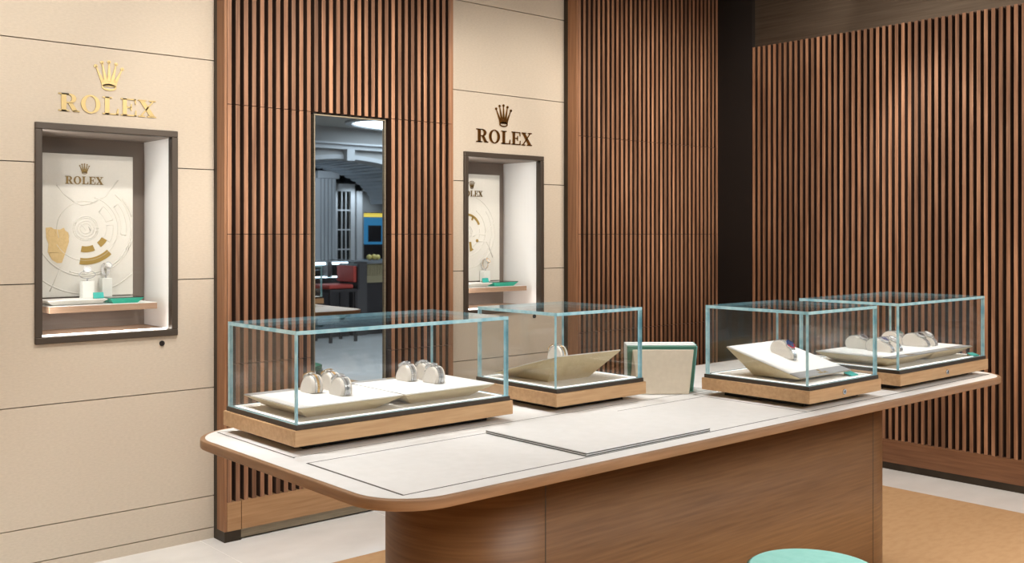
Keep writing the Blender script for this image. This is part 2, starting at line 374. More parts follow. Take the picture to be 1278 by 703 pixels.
sign(1.417, .427, 1.983, .078, YW, 1.633, 2.088, .132, .134, 'bright gold crown and word above the left display window', 'gold')
sign(3.742, .436, 1.988, .078, YW, 3.952, 2.088, .132, .134, 'dark gold crown and word on the niche wall above the second display window', 'gold_dark')

# ------------------------------------------------------------------ display windows in the beige wall
WL = (.15, .2, 2.0)
def display_window(cx, label):
    y = YW; r = thing('display_window', label, 'display window', (cx, y, .98), 0, 'lit display windows'); o = (cx, y, .98)
    x0, x1, z0, z1 = cx - .3125, cx + .3125, .98, 1.928; fw, yf, yb = .029, y - .014, 4.935
    b = MB(o)
    b.box(x0, x1, yf, y + .03, z0, z0 + fw); b.box(x0, x1, yf, y + .03, z1 - fw, z1); b.box(x0, x0 + fw, yf, y + .03, z0 + fw, z1 - fw); b.box(x1 - fw, x1, yf, y + .03, z0 + fw, z1 - fw)
    b.build('frame', 'frame', r, .003)
    xi0, xi1, zi0, zi1 = x0 + fw, x1 - fw, z0 + fw, z1 - fw
    b = MB(o); b.box(xi0 - .032, xi1 + .032, yb, yb + .02, zi0 - .02, zi1 + .02); b.build('back_panel', 'win_back', r)
    for xa, xb in ((xi0 - .032, xi0 - .012), (xi1 + .012, xi1 + .032)):
        b = MB(o); b.box(xa, xb, y + .032, yb - .001, zi0, zi1); b.build('side_panel', 'win_side', r)
    b = MB(o); b.box(xi0 - .011, xi1 + .011, y + .032, yb - .001, zi0 - .02, zi0 - .0005); b.build('bottom_panel', 'win_wood', r)
    b = MB(o); b.box(xi0 - .011, xi1 + .011, y + .032, yb - .001, zi1 + .0005, zi1 + .02); b.build('top_panel', 'win_back', r)
    b = MB(o); b.box(xi0 + .004, xi1 - .004, y + .034, y + .042, zi0, zi0 + .005); b.build('led_strip', 'led_win', r)
    b = MB(o); b.box(xi0, xi1, y + .006, y + .011, zi0, zi1); b.build('glass_pane', 'glass_win', r)
    b = MB(o); b.box(cx - .228, cx + .252, 4.662, 4.93, 1.102, 1.130); b.build('shelf', 'win_wood', r, .0015)
    b = MB(o); b.box(cx - .226, cx + .250, 4.664, 4.93, 1.1302, 1.1312); b.build('shelf_top', 'tray_top', r)
    b = MB(o); b.cyl((cx + .2405, y - .006, .947), .012, .006, 'y', 18); b.build('lock', 'black_metal', r)
    def wlamp(loc, rot, sx, sy, e):
        ld = bpy.data.lights.new('window_lamp', 'AREA'); ld.shape = 'RECTANGLE'; ld.size = sx; ld.size_y = sy; ld.energy = e; ld.color = (1, .985, .96)
        lo = bpy.data.objects.new('window_lamp', ld); C.objects.link(lo); lo.location = loc; lo.rotation_euler = rot
    wlamp((cx, 4.69, zi1 - .004), (0, 0, 0), .5, .10, WL[0]); wlamp((cx, 4.80, 1.096), (0, 0, 0), .4, .12, WL[1])
    wlamp((xi0 - .003, y + .046, 1.45), (0, -PI / 2, -.55), .85, .014, WL[2])  # unseen lamp added behind the frame to whiten the right side panel
display_window(WIN[0], 'dark framed lit display window in the beige wall left of the mirror')
display_window(WIN[1], 'dark framed lit display window in the narrow niche right of the mirror')

def board(cx, label, which):
    hw, zb, zt, y = .222, 1.16, 1.822, 4.885
    r = thing('display_board', label, 'display board', (cx, y, 1.1315), 0, 'embossed cream display boards'); o = (cx, y, 1.1315)
    b = MB(o); b.box(cx - hw, cx + hw, y, y + .022, zb, zt); b.build('panel', 'board', r, .0015)
    b = MB(o); b.box(cx - hw + .01, cx + hw - .01, y + .003, y + .03, 1.1315, zb + .002); b.build('foot', 'frame', r)
    fn = lambda d: (lambda u, v, k: (u, y - .0003 - k * d, v))
    for ch, f, lw in WORD:
        b = MB(o); letter(b, ch, cx - .092 + f * .172, lw * .172, .036, 1.683, fn(.003)); b.build('letter', 'gold_text', r)
    b = MB(o); crown(b, cx - .005, 1.73, .049, .050, fn(.003)); b.build('crown_emblem', 'gold_text', r)
    # raised outlines of the movement drawing, clipped to the board
    b = MB(o)
    def line(pts, rr=.0016):
        run = []
        for p in list(pts) + [None]:
            if p and abs(p[0] - cx) < hw - .004 and zb + .004 < p[1] < zt - .004: run.append((p[0], y, p[1]))
            else:
                if len(run) > 1: b.tube(run, rr * 1.7, 8)
                run = []
    def sector(b2, hx, hz, ra, rb, a0, a1, d, n=20):
        A = arc(hx, hz, ra, a0, a1, n); B = arc(hx, hz, rb, a0, a1, n)
        b2.strip(A, B, fn(d))
    def outline(hx, hz, ra, rb, a0, a1):
        A = arc(hx, hz, ra, a0, a1, 14); B = arc(hx, hz, rb, a1, a0, 14); line(A + B + [A[0]], .0012)
    D = math.radians
    if which == 0:
        hx, hz = cx + .001, 1.477
        for rr in (.057, .050, .036, .024): line(arc(hx, hz, rr, 0, 2 * PI, 40))
        for rr, a0, a1 in ((.150, -150, 75), (.222, 150, 400), (.305, 195, 345), (.128, 70, 200), (.212, 250, 410)): line(arc(hx, hz, rr, D(a0), D(a1), 60), .0022 if rr > .2 else .0016)
        outline(hx, hz, .098, .132, D(18), D(52)); outline(hx, hz, .165, .19, D(-10), D(38)); outline(hx, hz, .095, .128, D(-30), D(8))
        line([(hx - .05, hz + .12), (hx - .1, hz + .16), (hx - .13, hz + .2)]); line([(hx + .02, hz + .115), (hx + .09, hz + .15), (hx + .15, hz + .23)]); line([(hx - .05, hz + .12), (hx - .02, hz + .108), (hx + .02, hz + .115)])
        line([(hx - .11, hz - .18), (hx - .16, hz - .29)]); line(arc(hx - .215, hz - .075, .022, 0, 2 * PI, 20))
        line([(hx - .02, hz + .02), (hx, hz - .008), (hx + .012, hz + .012), (hx + .022, hz - .012)])
        b.build('relief', 'board', r)
        for ra, rb, a0, a1 in ((.084, .112, -102, -68), (.084, .112, -52, -30), (.140, .170, -100, -46)):
            b = MB(o); sector(b, hx, hz, ra, rb, D(a0), D(a1), .0022); b.build('gold_inlay', 'gold_print', r)
        pl = [(60, 226), (85, 222), (100, 232), (130, 235), (148, 225), (155, 240), (170, 250), (173, 300), (155, 360), (138, 410), (115, 410), (90, 392), (70, 352), (74, 310), (63, 280)]
        b = MB(o); b.prism([(hx + (u - 257) * .000905, hz - (v - 228) * .00088) for u, v in pl][::-1], fn(.002)); g = b.build('gold_inlay', 'gold_plate', r)
        for u, v, rr in ((90, 253, 19), (160, 270, 14), (137, 345, 20), (110, 355, 34)):
            b = MB(o)
            b.tube([(hx + (u - 257) * .000905 + rr * .0009 * math.cos(t), y - .0025, hz - (v - 228) * .00088 + rr * .0009 * math.sin(t)) for t in [2 * PI * i / 18 for i in range(18)] if not (rr > 30 and math.sin(t) > .2)], .0009, 5, closed=rr < 30)
            b.build('gold_relief', 'gold_plate', g)
    else:
        hx, hz = cx - .045, 1.464
        for rr in (.044, .034, .018): line(arc(hx, hz, rr, 0, 2 * PI, 40))
        for rr, a0, a1 in ((.150, -100, 60), (.225, -90, 70), (.20, -60, 40), (.105, -60, 10)): line(arc(hx, hz, rr, D(a0), D(a1), 60), .0018)
        line([(hx + .05, hz - .03), (hx + .09, hz - .01), (hx + .14, hz - .02), (hx + .22, hz + .06)], .002); line([(hx + .09, hz - .06), (hx + .16, hz - .06), (hx + .21, hz - .16)], .002)
        b.build('relief', 'board', r)
        b = MB(o); sector(b, hx, hz, .100, .114, D(25), D(120), .003); b.build('gold_inlay', 'gold_print', r)
        b = MB(o); b.prism([(hx + .043, hz + .098), (hx + .055, hz + .092), (hx + .047, hz + .070), (hx + .037, hz + .074)], fn(.003)); b.build('gold_inlay', 'gold_print', r)
        b = MB(o); b.prism([(hx + .018, hz - .062), (hx + .034, hz - .062), (hx + .040, hz - .100), (hx + .054, hz - .110), (hx + .026, hz - .122)], fn(.003)); b.build('gold_inlay', 'gold_print', r)
        b = MB(o); b.prism(E_(hx + .082, hz - .055, .010, .010, 16), fn(.003)); b.build('gold_inlay', 'gold_print', r)
board(WIN[0], 'embossed cream board with a gold plate inlay in the left display window', 0)
board(WIN[1], 'embossed cream board with a curved gold arc in the niche display window', 1)

# ------------------------------------------------------------------ trays
def tray(name, x0, x1, y0, y1, zb, zf, zr, label, group, strip=None, ins=.055, th=.004, emblem=True, mats=('tray', 'tray_top', 'tray_strip')):
    """inverted frustum: top edge height zf at y0 and zr at y1, bottom at zb; strip = 'front'/'back' edge carries the grey band"""
    cx, cy = (x0 + x1) / 2, (y0 + y1) / 2
    r = thing(name, label, 'tray', (cx, cy, zb), 0, group); o = (cx, cy, zb)
    zt = lambda y: zf + (zr - zf) * (y - y0) / (y1 - y0)
    slant = abs(zr - zf) > .01
    iy0 = ins + (zf - zb - .02) * .55 * slant; iy1 = ins * .6 + (zr - zb - .02) * .55 * slant if slant else ins; iy0 = iy0 if slant else ins
    b = MB(o)
    b.hexa([(x0 + ins, y0 + iy0, zb), (x1 - ins, y0 + iy0, zb), (x1 - ins, y1 - iy1, zb), (x0 + ins, y1 - iy1, zb), (x0, y0, zt(y0)), (x1, y0, zt(y0)), (x1, y1, zt(y1)), (x0, y1, zt(y1))])
    b.build('body', mats[0], r)
    sw = .040
    ya, yb_ = y0 + .002, y1 - .002
    if strip == 'front': ya = y0 + sw
    if strip == 'back': yb_ = y1 - sw
    def slab(xa, xb, p, q, d):
        bb = MB(o); bb.hexa([(xa, p, zt(p) + .0002), (xb, p, zt(p) + .0002), (xb, q, zt(q) + .0002), (xa, q, zt(q) + .0002), (xa, p, zt(p) + d), (xb, p, zt(p) + d), (xb, q, zt(q) + d), (xa, q, zt(q) + d)]); return bb
    slab(x0 + .0015, x1 - .0015, ya, yb_, .003).build('top_pad', mats[1], r)
    if strip:
        p, q = (y0 + .0015, ya - .001) if strip == 'front' else (yb_ + .001, y1 - .0015)
        slab(x0 + .0015, x1 - .0015, p, q, .0028).build('edge_band', mats[2], r)
        if emblem:
            b = MB(o); sgn = 1 if strip == 'front' else -1; ym = (p + q) / 2; sl = (zr - zf) / (y1 - y0)
            def fn(u, v, k): yy = ym + sgn * v; return (cx + sgn * (u - cx), yy, zt(yy) + .0029 + k * .0006)
            for ch, f, lw in WORD: letter(b, ch, cx - .026 + f * .052, lw * .052, .0105, -.0125, fn)
            crown(b, cx, .001, .015, .016, fn); b.build('emblem', 'gold_print', r)
    return r

# ------------------------------------------------------------------ watches on cushions
PROF = [(-.027, 0), (-.031, .008), (-.0325, .018), (-.0305, .029), (-.025, .039), (-.016, .0455), (-.005, .0475), (.005, .0445), (.015, .0375), (.0235, .029), (.0305, .019), (.034, .010), (.0345, .004), (.032, 0)]
def smooth_prof(P, n=3):
    out = []
    for i in range(len(P) - 1):
        p0 = P[max(i - 1, 0)]; p1 = P[i]; p2 = P[i + 1]; p3 = P[min(i + 2, len(P) - 1)]
        for k in range(n):
            t = k / n
            out.append(tuple(.5 * (2 * p1[a] + (p2[a] - p0[a]) * t + (2 * p0[a] - 5 * p1[a] + 4 * p2[a] - p3[a]) * t * t + (3 * p1[a] - p0[a] - 3 * p2[a] + p3[a]) * t ** 3) for a in (0, 1)))
    return out + [P[-1]]
PS = smooth_prof(PROF)
def cushion_proto(long=1.):
    r = thing('watch_cushion', 'x', 'watch cushion', group='beige watch cushions')
    b = MB(); hw = .0172; n = len(PS)
    rings = []
    for x, sc in ((-hw, .86), (-hw + .0025, .95), (-hw + .006, 1.), (hw - .006, 1.), (hw - .0025, .95), (hw, .86)):
        rings.append([b.bm.verts.new((x, (u * sc) * long, .0005 + (v - .02) * sc + .02 if v > .001 else .0005)) for u, v in PS])
    for A, B in zip(rings[:-1], rings[1:]):
        for i in range(n):
            f = b.bm.faces.new((A[i], A[(i + 1) % n], B[(i + 1) % n], B[i])); f.smooth = True
    b.bm.faces.new(rings[0]); b.bm.faces.new(rings[-1][::-1])
    b.build('pad', 'cushion', r)
    b = MB()   # stitched welt round each flat face
    for x in (-hw + .0022, hw - .0022): b.tube([(x, u * .965 * long, .0012 + (v - .02) * .965 + .02 if v > .001 else .0012) for u, v in PS], .0009, 5)
    b.build('welt', 'cushion', r)
    return r
def watch_proto(dial, two_tone=False, bezel='steel', long=1.):
    r = thing('wristwatch', 'x', 'wristwatch', group='wristwatches on display')
    # path of the strap: over the back, the top and down the front slope
    path = [(u * long, v) for u, v in PS][2:-2]
    def off(i, d):
        a = path[max(i - 1, 0)]; c = path[min(i + 1, len(path) - 1)]; t = Vector((c[0] - a[0], c[1] - a[1])).normalized()
        return path[i][0] - t.y * d, path[i][1] + t.x * d, t
    hi = min(range(len(path)), key=lambda i: abs(path[i][0] - .0115 * long) + (0 if path[i][1] > .03 else 1))
    b1, b2 = MB(), MB()
    dist = 0; last = None
    for i in range(0, len(path) - 1):
        y0, z0, t0 = off(i, .0012); y1, z1, t1 = off(i + 1, .0012)
        if abs(i - hi) < 4: continue
        n0 = Vector((-t0.y, t0.x)); n1 = Vector((-t1.y, t1.x)); g = .10
        ya, za, yb, zb = y0 + (y1 - y0) * g, z0 + (z1 - z0) * g, y1 - (y1 - y0) * g, z1 - (z1 - z0) * g
        if i == hi + 4:
            b1.build('bracelet', 'steel', r); b2.build('center_links', 'gold_link' if two_tone else 'steel_dark', r); b1, b2 = MB(), MB()
        for bb, x0, x1, th in ((b1, -.0085, -.0035, .0028), (b1, .0035, .0085, .0028), (b2, -.0032, .0032, .0032)):
            bb.hexa([(x0, ya, za), (x1, ya, za), (x1, yb, zb), (x0, yb, zb), (x0, ya + n0.x * th, za + n0.y * th), (x1, ya + n0.x * th, za + n0.y * th), (x1, yb + n1.x * th, zb + n1.y * th), (x0, yb + n1.x * th, zb + n1.y * th)])
    b1.build('bracelet', 'steel', r); b2.build('center_links', 'gold_link' if two_tone else 'steel_dark', r)
    y, z, t = off(hi, .0010); w = Vector((0, -t.y, t.x)); v = Vector((0, t.x, t.y)); u = Vector((1, 0, 0)); c = Vector((0, y, z)); ax = (u, v, w)
    b = MB(); b.cyl(c + w * .0005, .0165, .0065, ax, 28)
    for sx in (-1, 1):
        for sv in (-1, 1):
            p = c + u * sx * .0088 + v * sv * .0165 + w * .002
            q = [p + u * du + v * dv + w * dw for dw in (-.002, .002) for du, dv in ((-.0016, -.005), (.0016, -.005), (.0016, .005), (-.0016, .005))]
            b.hexa(q)
    b.build('case', 'steel', r)
    b = MB(); A = [(.0175 * math.cos(a), .0175 * math.sin(a)) for a in [2 * PI * i / 36 for i in range(36)]]; B = [(.0135 * x / .0175, .0135 * yy / .0175) for x, yy in A]
    b.strip(B, A, lambda p, q, k: c + u * p + v * q + w * (.0065 + k * (.0022)), True); bo = b.build('bezel', [bezel, 'dial_blue'], r)
    if bezel == 'bezel_red':
        for f in bo.data.polygons: f.material_index = 1 if (f.center - c).dot(v) < 0 else 0
    b = MB(); b.cyl(c + w * .0066, .0133, .0008, ax, 28); d_ = b.build('dial', dial, r)
    b = MB(); b.cyl(c + w * .0033 + u * .0163, .0026, .0045, (v, w, u), 10); b.build('winding_crown', 'steel', r)
    b = MB()
    for a, l, ww in ((1.0, .0075, .0007), (2.3, .0105, .0005)):
        d = u * math.cos(a) + v * math.sin(a); e = u * -math.sin(a) + v * math.cos(a)
        b.hexa([c + w * (.0076 + dz) + p for dz in (0, .0004) for p in (-e * ww, d * l - e * ww, d * l + e * ww, e * ww)])
    for k in range(12):
        d = u * math.cos(k * PI / 6) + v * math.sin(k * PI / 6); e = u * -math.sin(k * PI / 6) + v * math.cos(k * PI / 6)
        b.hexa([c + w * (.0076 + dz) + p for dz in (0, .0003) for p in (d * .0095 - e * .0006, d * .012 - e * .0006, d * .012 + e * .0006, d * .0095 + e * .0006)])
    b.build('markers', 'steel', d_)
    return r
def copy_tree(o, parent=None):
    c = o.copy(); C.objects.link(c)
    if parent: c.parent = parent
    for ch in o.children: copy_tree(ch, c)
    return c
PC = {}; PW = {}
used = set()
def watch_set(kind, x, y, z, rz, where, tilt=0., long=1.05):
    """kind: (dial, two tone, bezel, words)"""
    dial, tt, bez, words = kind
    key = (dial, tt, bez, long); kc = ('cushion', long)
    if kc not in PC: PC[kc] = cushion_proto(long)
    if key not in PW: PW[key] = watch_proto(dial, tt, bez, long)
    for p, lab, k in ((PC[kc], 'beige cushion under ' + words + ' ' + where, kc), (PW[key], words + ' ' + where, key)):
        o = p if k not in used else copy_tree(p)
        used.add(k)
        o.location = (x, y, z); o.rotation_euler = (tilt, 0, rz) if not tilt else (Matrix.Rotation(tilt, 4, 'X') @ Matrix.Rotation(rz, 4, 'Z')).to_euler()
        o['label'] = lab

# ------------------------------------------------------------------ the table
r = thing('display_table', 'long wooden display table with white leather top and rounded base', 'table', (2.63, 2.19, 0)); o = (2.63, 2.19, 0)
TX0, TX1, TY0, TY1, TR = 1.16, 4.10, 1.69, 2.70, .15
def rrect(x0, x1, y0, y1, rr, n=12):
    P = []
    for cx, cy, a in ((x1 - rr, y1 - rr, 0), (x0 + rr, y1 - rr, PI / 2), (x0 + rr, y0 + rr, PI), (x1 - rr, y0 + rr, 1.5 * PI)):
        P += [(cx + rr * math.cos(a + PI / 2 * i / n), cy + rr * math.sin(a + PI / 2 * i / n)) for i in range(n + 1)]
    return P
b = MB(o); b.prism(rrect(TX0, TX1, TY0, TY1, TR), lambda u, v, k: (u, v, (T - .0245, T - .0005)[k]), smooth=True); b.build('tabletop', 'edge_wood', r, .003, 2)
b = MB(o); b.prism(rrect(TX0 + .013, TX1 - .013, TY0 + .013, TY1 - .013, TR - .013), lambda u, v, k: (u, v, (T - .0004, T)[k])); b.build('leather_inlay', 'leather', r)
b = MB(o); e = T + .0004
def ln(x0, x1, y0, y1): b.box(x0, x1, y0, y1, T + .0001, e)
ln(1.235, 2.60, 1.755, 1.759); ln(2.78, 4.03, 1.755, 1.759); ln(1.2345, 1.2405, 1.757, 2.155); ln(1.235, 2.76, 2.153, 2.156)
ln(2.60, 2.78, 1.7562, 1.7577)
ln(1.241, 1.245, 2.225, 2.655); ln(1.241, 2.893, 2.2335, 2.2355); ln(2.889, 2.893, 2.2335, 2.655); ln(1.241, 2.893, 2.653, 2.655)
ln(2.755, 2.758, 1.757, 2.20); ln(2.755, 4.03, 2.199, 2.201); ln(4.027, 4.03, 1.757, 2.20)
b.build('inlay_lines', 'seam', r)
RB, XB0, XB1, YC = .265, 1.81, 3.46, 2.195
st = [(XB1 + RB * math.cos(a), YC + RB * math.sin(a)) for a in [-PI / 2 + PI * i / 32 for i in range(33)]] + [(XB0 + RB * math.cos(a), YC + RB * math.sin(a)) for a in [PI / 2 + PI * i / 32 for i in range(33)]]
b = MB(o); b.prism(st, lambda u, v, k: (u, v, (.03, T - .0246)[k]), smooth=True); b.build('pedestal', 'base_wood', r)
for x in (XB0, XB1):
    for sg in (-1, 1):
        b = MB(o); b.box(x - .0012, x + .0012, YC + sg * RB - .0008, YC + sg * RB + .0008, .03, T - .026); b.build('panel_joint', 'seam', r)
b = MB(o); b.prism([(2.635 + (u - 2.635) * .985, YC + (v - YC) * .93) for u, v in st], lambda u, v, k: (u, v, (.0071, .0299)[k]), smooth=True); b.build('plinth', 'bronze', r)

# leather writing mat lying on the table
r = thing('leather_mat', 'white raised leather mat with dark edges on the table front', 'desk mat', (2.03, 1.96, T)); o = (2.03, 1.96, T)
b = MB(o); b.box(1.792, 2.283, 1.764, 2.150, T + .0006, T + .0028); b.build('underside', 'matedge', r)
b = MB(o); b.box(1.791, 2.284, 1.763, 2.151, T + .0030, T + .0050); b.build('middle_layer', 'leather', r)
b = MB(o); b.box(1.792, 2.283, 1.764, 2.150, T + .0052, T + .0074); b.build('backing_layer', 'matedge', r)
b = MB(o); b.box(1.791, 2.284, 1.763, 2.151, T + .0076, T + .0106); b.build('top_pad', 'leather', r, .001)

# ------------------------------------------------------------------ glass cases
def pane(o, r, x0, x1, y0, y1, z0, z1, thin):
    b = MB(o); b.box(x0, x1, y0, y1, z0, z1)
    for f in b.bm.faces:
        b.bm.normal_update(); f.material_index = 0 if abs(f.normal['xyz'.index(thin)]) > .9 else 1
    return b.build('glass_pane', ['glass', 'glass_edge'], r)
def case(x0, x1, y0, y1, label, lock, zt=1.2075):
    cx, cy = (x0 + x1) / 2, (y0 + y1) / 2
    r = thing('glass_display_case', label, 'display case', (cx, cy, T), 0, 'glass display cases on the table'); o = (cx, cy, T)
    b = MB(o); b.box(x0 + .055, x1 - .055, y0 + .055, y1 - .055, T + .0006, T + .0195); b.build('foot', 'black_metal', r)
    b = MB(o); b.box(x0, x1, y0, y1, T + .020, T + .060); b.build('base', 'oak', r, .0012)
    b = MB(o); b.box(x0 + .006, x1 - .006, y0 + .006, y1 - .006, T + .0602, T + .0725); b.build('plinth', 'plinth', r, .001)
    b = MB(o); b.box(x0 + .034, x1 - .034, y0 + .034, y1 - .034, T + .0727, T + .0745); b.build('deck', 'deck', r)
    b = MB(o); z0, z1 = T + .0727, T + .0738
    for a in ((x0 + .023, x1 - .023, y0 + .023, y0 + .033), (x0 + .023, x1 - .023, y1 - .033, y1 - .023), (x0 + .023, x0 + .033, y0 + .034, y1 - .034), (x1 - .033, x1 - .023, y0 + .034, y1 - .034)): b.box(*a, z0, z1)
    b.build('led_strip', 'led', r)
    g, t = .0095, .0098; zg = T + .0728; e = .0004
    X0, X1, Y0, Y1 = x0 + g, x1 - g, y0 + g, y1 - g
    pane(o, r, X0, X1, Y0, Y0 + t, zg, zt - t - e, 'y'); pane(o, r, X0, X1, Y1 - t, Y1, zg, zt - t - e, 'y')
    pane(o, r, X0, X0 + t, Y0 + t + e, Y1 - t - e, zg, zt - t - e, 'x'); pane(o, r, X1 - t, X1, Y0 + t + e, Y1 - t - e, zg, zt - t - e, 'x')
    pane(o, r, X0, X1, Y0, Y1, zt - t, zt, 'z')
    if lock:
        lx, ly, s = lock
        b = MB(o); b.cyl((lx, ly + (.002 if s < 0 else -.002), T + .040), .0085, .006 * s, 'y', 20); lk = b.build('lock', 'steel_dark', r)
        b = MB(o); b.box(lx - .001, lx + .001, ly + s * .0042, ly + s * .0052, T + .036, T + .044); b.build('keyhole', 'black_metal', lk)
    return r
case(1.257, 1.977, 2.248, 2.647, 'long glass display case with six watches at the left table end', (1.62, 2.647, 1))
case(2.150, 2.562, 2.243, 2.645, 'square glass display case with one high tilted tray, beside the beige stand of slabs', (2.35, 2.645, 1))
case(2.778, 3.212, 1.762, 2.182, 'square glass display case with a tray tilted forward, nearest the table front edge', (2.977, 1.762, -1))
case(3.345, 4.035, 1.763, 2.182, 'long glass display case with six watches at the right table end', (3.691, 1.763, -1))

TG = 'champagne trays in the glass cases'
ZB = T + .0746
tray('display_tray', 1.283, 1.604, 2.275, 2.578, ZB, 1.009, 1.009, 'champagne tray with two-tone watches, outer one in the long left case', TG, 'back')
tray('display_tray', 1.610, 1.930, 2.275, 2.578, ZB, 1.009, 1.009, 'champagne tray with steel watches, inner one in the long left case', TG, 'back')
tray('display_tray', 2.183, 2.482, 2.282, 2.575, ZB, 1.0665, .989, 'champagne tray tilted up towards the viewer in the case beside the slabs', TG, 'back')
tray('display_tray', 2.812, 3.118, 1.818, 2.105, ZB, .990, 1.0675, 'champagne tray tilted forward with grey front band and one blue watch', TG, 'front')
tray('display_tray', 3.368, 3.676, 1.803, 2.113, ZB, 1.009, 1.009, 'champagne tray with grey front band, inner one in the right end case', TG, 'front')
tray('display_tray', 3.680, 3.988, 1.803, 2.113, ZB, 1.009, 1.009, 'champagne tray with grey front band, outer one in the right end case', TG, 'front')

ZT = 1.0122
K_TT = ('dial_white', True, 'gold_link'); K_S = ('dial_white', False, 'steel'); K_B = ('dial_black', False, 'steel'); K_G = ('dial_green', False, 'steel'); K_BL = ('dial_blue', False, 'bezel_red'); K_BB = ('dial_blue', False, 'steel')
L1 = 'on the left case outer tray'; L2 = 'on the left case inner tray'
watch_set((*K_TT, 'two-tone watch nearest the left glass'), 1.437, 2.477, ZT, 0, L1)
watch_set((*K_TT, 'two-tone watch behind the other two'), 1.503, 2.490, ZT, 0, L1)
watch_set((*K_S, 'all-steel watch'), 1.474, 2.387, ZT, 0, L1)
watch_set((*K_S, 'leftmost of three steel watches'), 1.767, 2.490, ZT, 0, L2)
watch_set((*K_B, 'middle one of three steel watches'), 1.826, 2.484, ZT, 0, L2)
watch_set((*K_G, 'rightmost, nearest of three steel watches'), 1.802, 2.402, ZT, 0, L2)
def tz(y, y0, y1, zf, zr): return zf + (zr - zf) * (y - y0) / (y1 - y0) + .0032
a2 = math.atan2(.989 - 1.0665, .293); a3 = math.atan2(1.0675 - .990, .287)
watch_set((*K_TT, 'lone two-tone watch'), 2.337, 2.43, tz(2.43, 2.282, 2.575, 1.0665, .989), 0, 'on the tray beside the slab stand', a2)
LG = 1.5
watch_set((*K_BL, 'lone blue-bezel watch'), 2.965, 1.985, tz(1.985, 1.818, 2.105, .990, 1.0675), PI, 'on the forward-tilted tray', a3, 1.35)
R1 = 'on right case inner tray'; R2 = 'on right case outer tray'
watch_set((*K_B, 'steel watch behind the other two'), 3.560, 2.045, ZT, PI, R1, 0, LG)
watch_set((*K_BB, 'blue-dialled steel watch'), 3.535, 1.945, ZT, PI, R1, 0, LG)
watch_set((*K_S, 'steel watch just right of the blue one'), 3.590, 1.942, ZT, PI, R1, 0, LG)
watch_set((*K_G, 'steel watch behind the other two'), 3.822, 2.04, ZT, PI, R2, 0, LG)
watch_set((*K_B, 'left one of the front two steel watches'), 3.810, 1.945, ZT, PI, R2, 0, LG)
watch_set((*K_S, 'right one of the front two steel watches'), 3.866, 1.942, ZT, PI, R2, 0, LG)

def card(x, y, z, label, w=.042, d=.030, tilt=.35, rz=0.):
    r = thing('mint_card', label, 'card', (x, y, z), rz, 'small teal cards beside the trays'); o = (x, y, z)
    b = MB((0, 0, 0)); s, c = math.sin(tilt), math.cos(tilt)
    b.hexa([(-w / 2, 0, .001), (w / 2, 0, .001), (w / 2, d * c, .001 + d * s), (-w / 2, d * c, .001 + d * s), (-w / 2, -s * .003, .004), (w / 2, -s * .003, .004), (w / 2, d * c - s * .003, .004 + d * s), (-w / 2, d * c - s * .003, .004 + d * s)])
    b.build('card_face', 'teal', r)
    b = MB((0, 0, 0)); b.hexa([(-w / 2, d * c * .92, 0.0002), (w / 2, d * c * .92, 0.0002), (w / 2, d * c, .0002), (-w / 2, d * c, .0002), (-w / 2, d * c * .92, d * s * .88), (w / 2, d * c * .92, d * s * .88), (w / 2, d * c, d * s), (-w / 2, d * c, d * s)])
    b.build('card_prop', 'gold_print', r)
    return r
card(3.105, 1.798, T + .0746, 'tiny teal card in the case with the forward-tilted tray', tilt=.3)
card(3.962, 1.775, T + .0746, 'tiny teal card beside the outer tray of the right end case', tilt=.3)

# ------------------------------------------------------------------ stand of leaning slabs beside the square case
r = thing('slab_holder', 'beige leather wedge holder with faint crown embossing beside the square case', 'holder', (2.686, 2.273, T), -math.radians(41.27))
b = MB()   # local frame: x along the face, y away from the viewer
b.hexa([(-.087, 0, .0006), (.088, 0, .0006), (.088, .045, .0006), (-.110, .045, .0006), (-.105, .004, .153), (.105, .004, .153), (.105, .010, .153), (-.105, .010, .153)])
b.build('wedge', 'holder', r, .002)
b = MB(); crown(b, .005, .094, .026, .026, lambda u, v, k: (u, .0010 + .004 * v / .153 - k * .0012 - .0006, v)); b.build('crown_emblem', 'holder', r)
def slab(y0, th, w0, w1, h, lean, label, mat, edge, shift=0.):
    r = thing('color_slab', label, 'slab', (2.686, 2.273, T), -math.radians(41.27), 'slabs leaning on the beige holder')
    b = MB()
    def q(wa, wb, ya, yb): return [(wa[0] + shift, ya[0], .0006), (wb[0] + shift, ya[0], .0006), (wb[0] + shift, yb[0], .0006), (wa[0] + shift, yb[0], .0006), (wa[1] + shift, ya[1], h), (wb[1] + shift, ya[1], h), (wb[1] + shift, yb[1], h), (wa[1] + shift, yb[1], h)]
    b.hexa(q((-w0, -w1), (w0, w1), (y0, y0 - lean), (y0 + th, y0 + th - lean))); b.build('sheet', mat, r, .0008)
    b = MB(); b.hexa(q((w0 + .0002, w1 + .0002), (w0 + .0025, w1 + .0025), (y0, y0 - lean), (y0 + th, y0 + th - lean))); b.build('edge', edge, r)
LEAN = .045
slab(.0605, .022, .112, .119, .163, LEAN, 'green slab leaning directly behind the beige holder', 'teal_book', 'aqua', -.002)
slab(.0840, .034, .113, .120, .166, LEAN, 'white slab leaning directly behind the green slab', 'white_slab', 'aqua', -.002)
slab(.1205, .040, .114, .121, .168, LEAN, 'rearmost white slab of the leaning stack', 'white_slab', 'aqua', -.002)

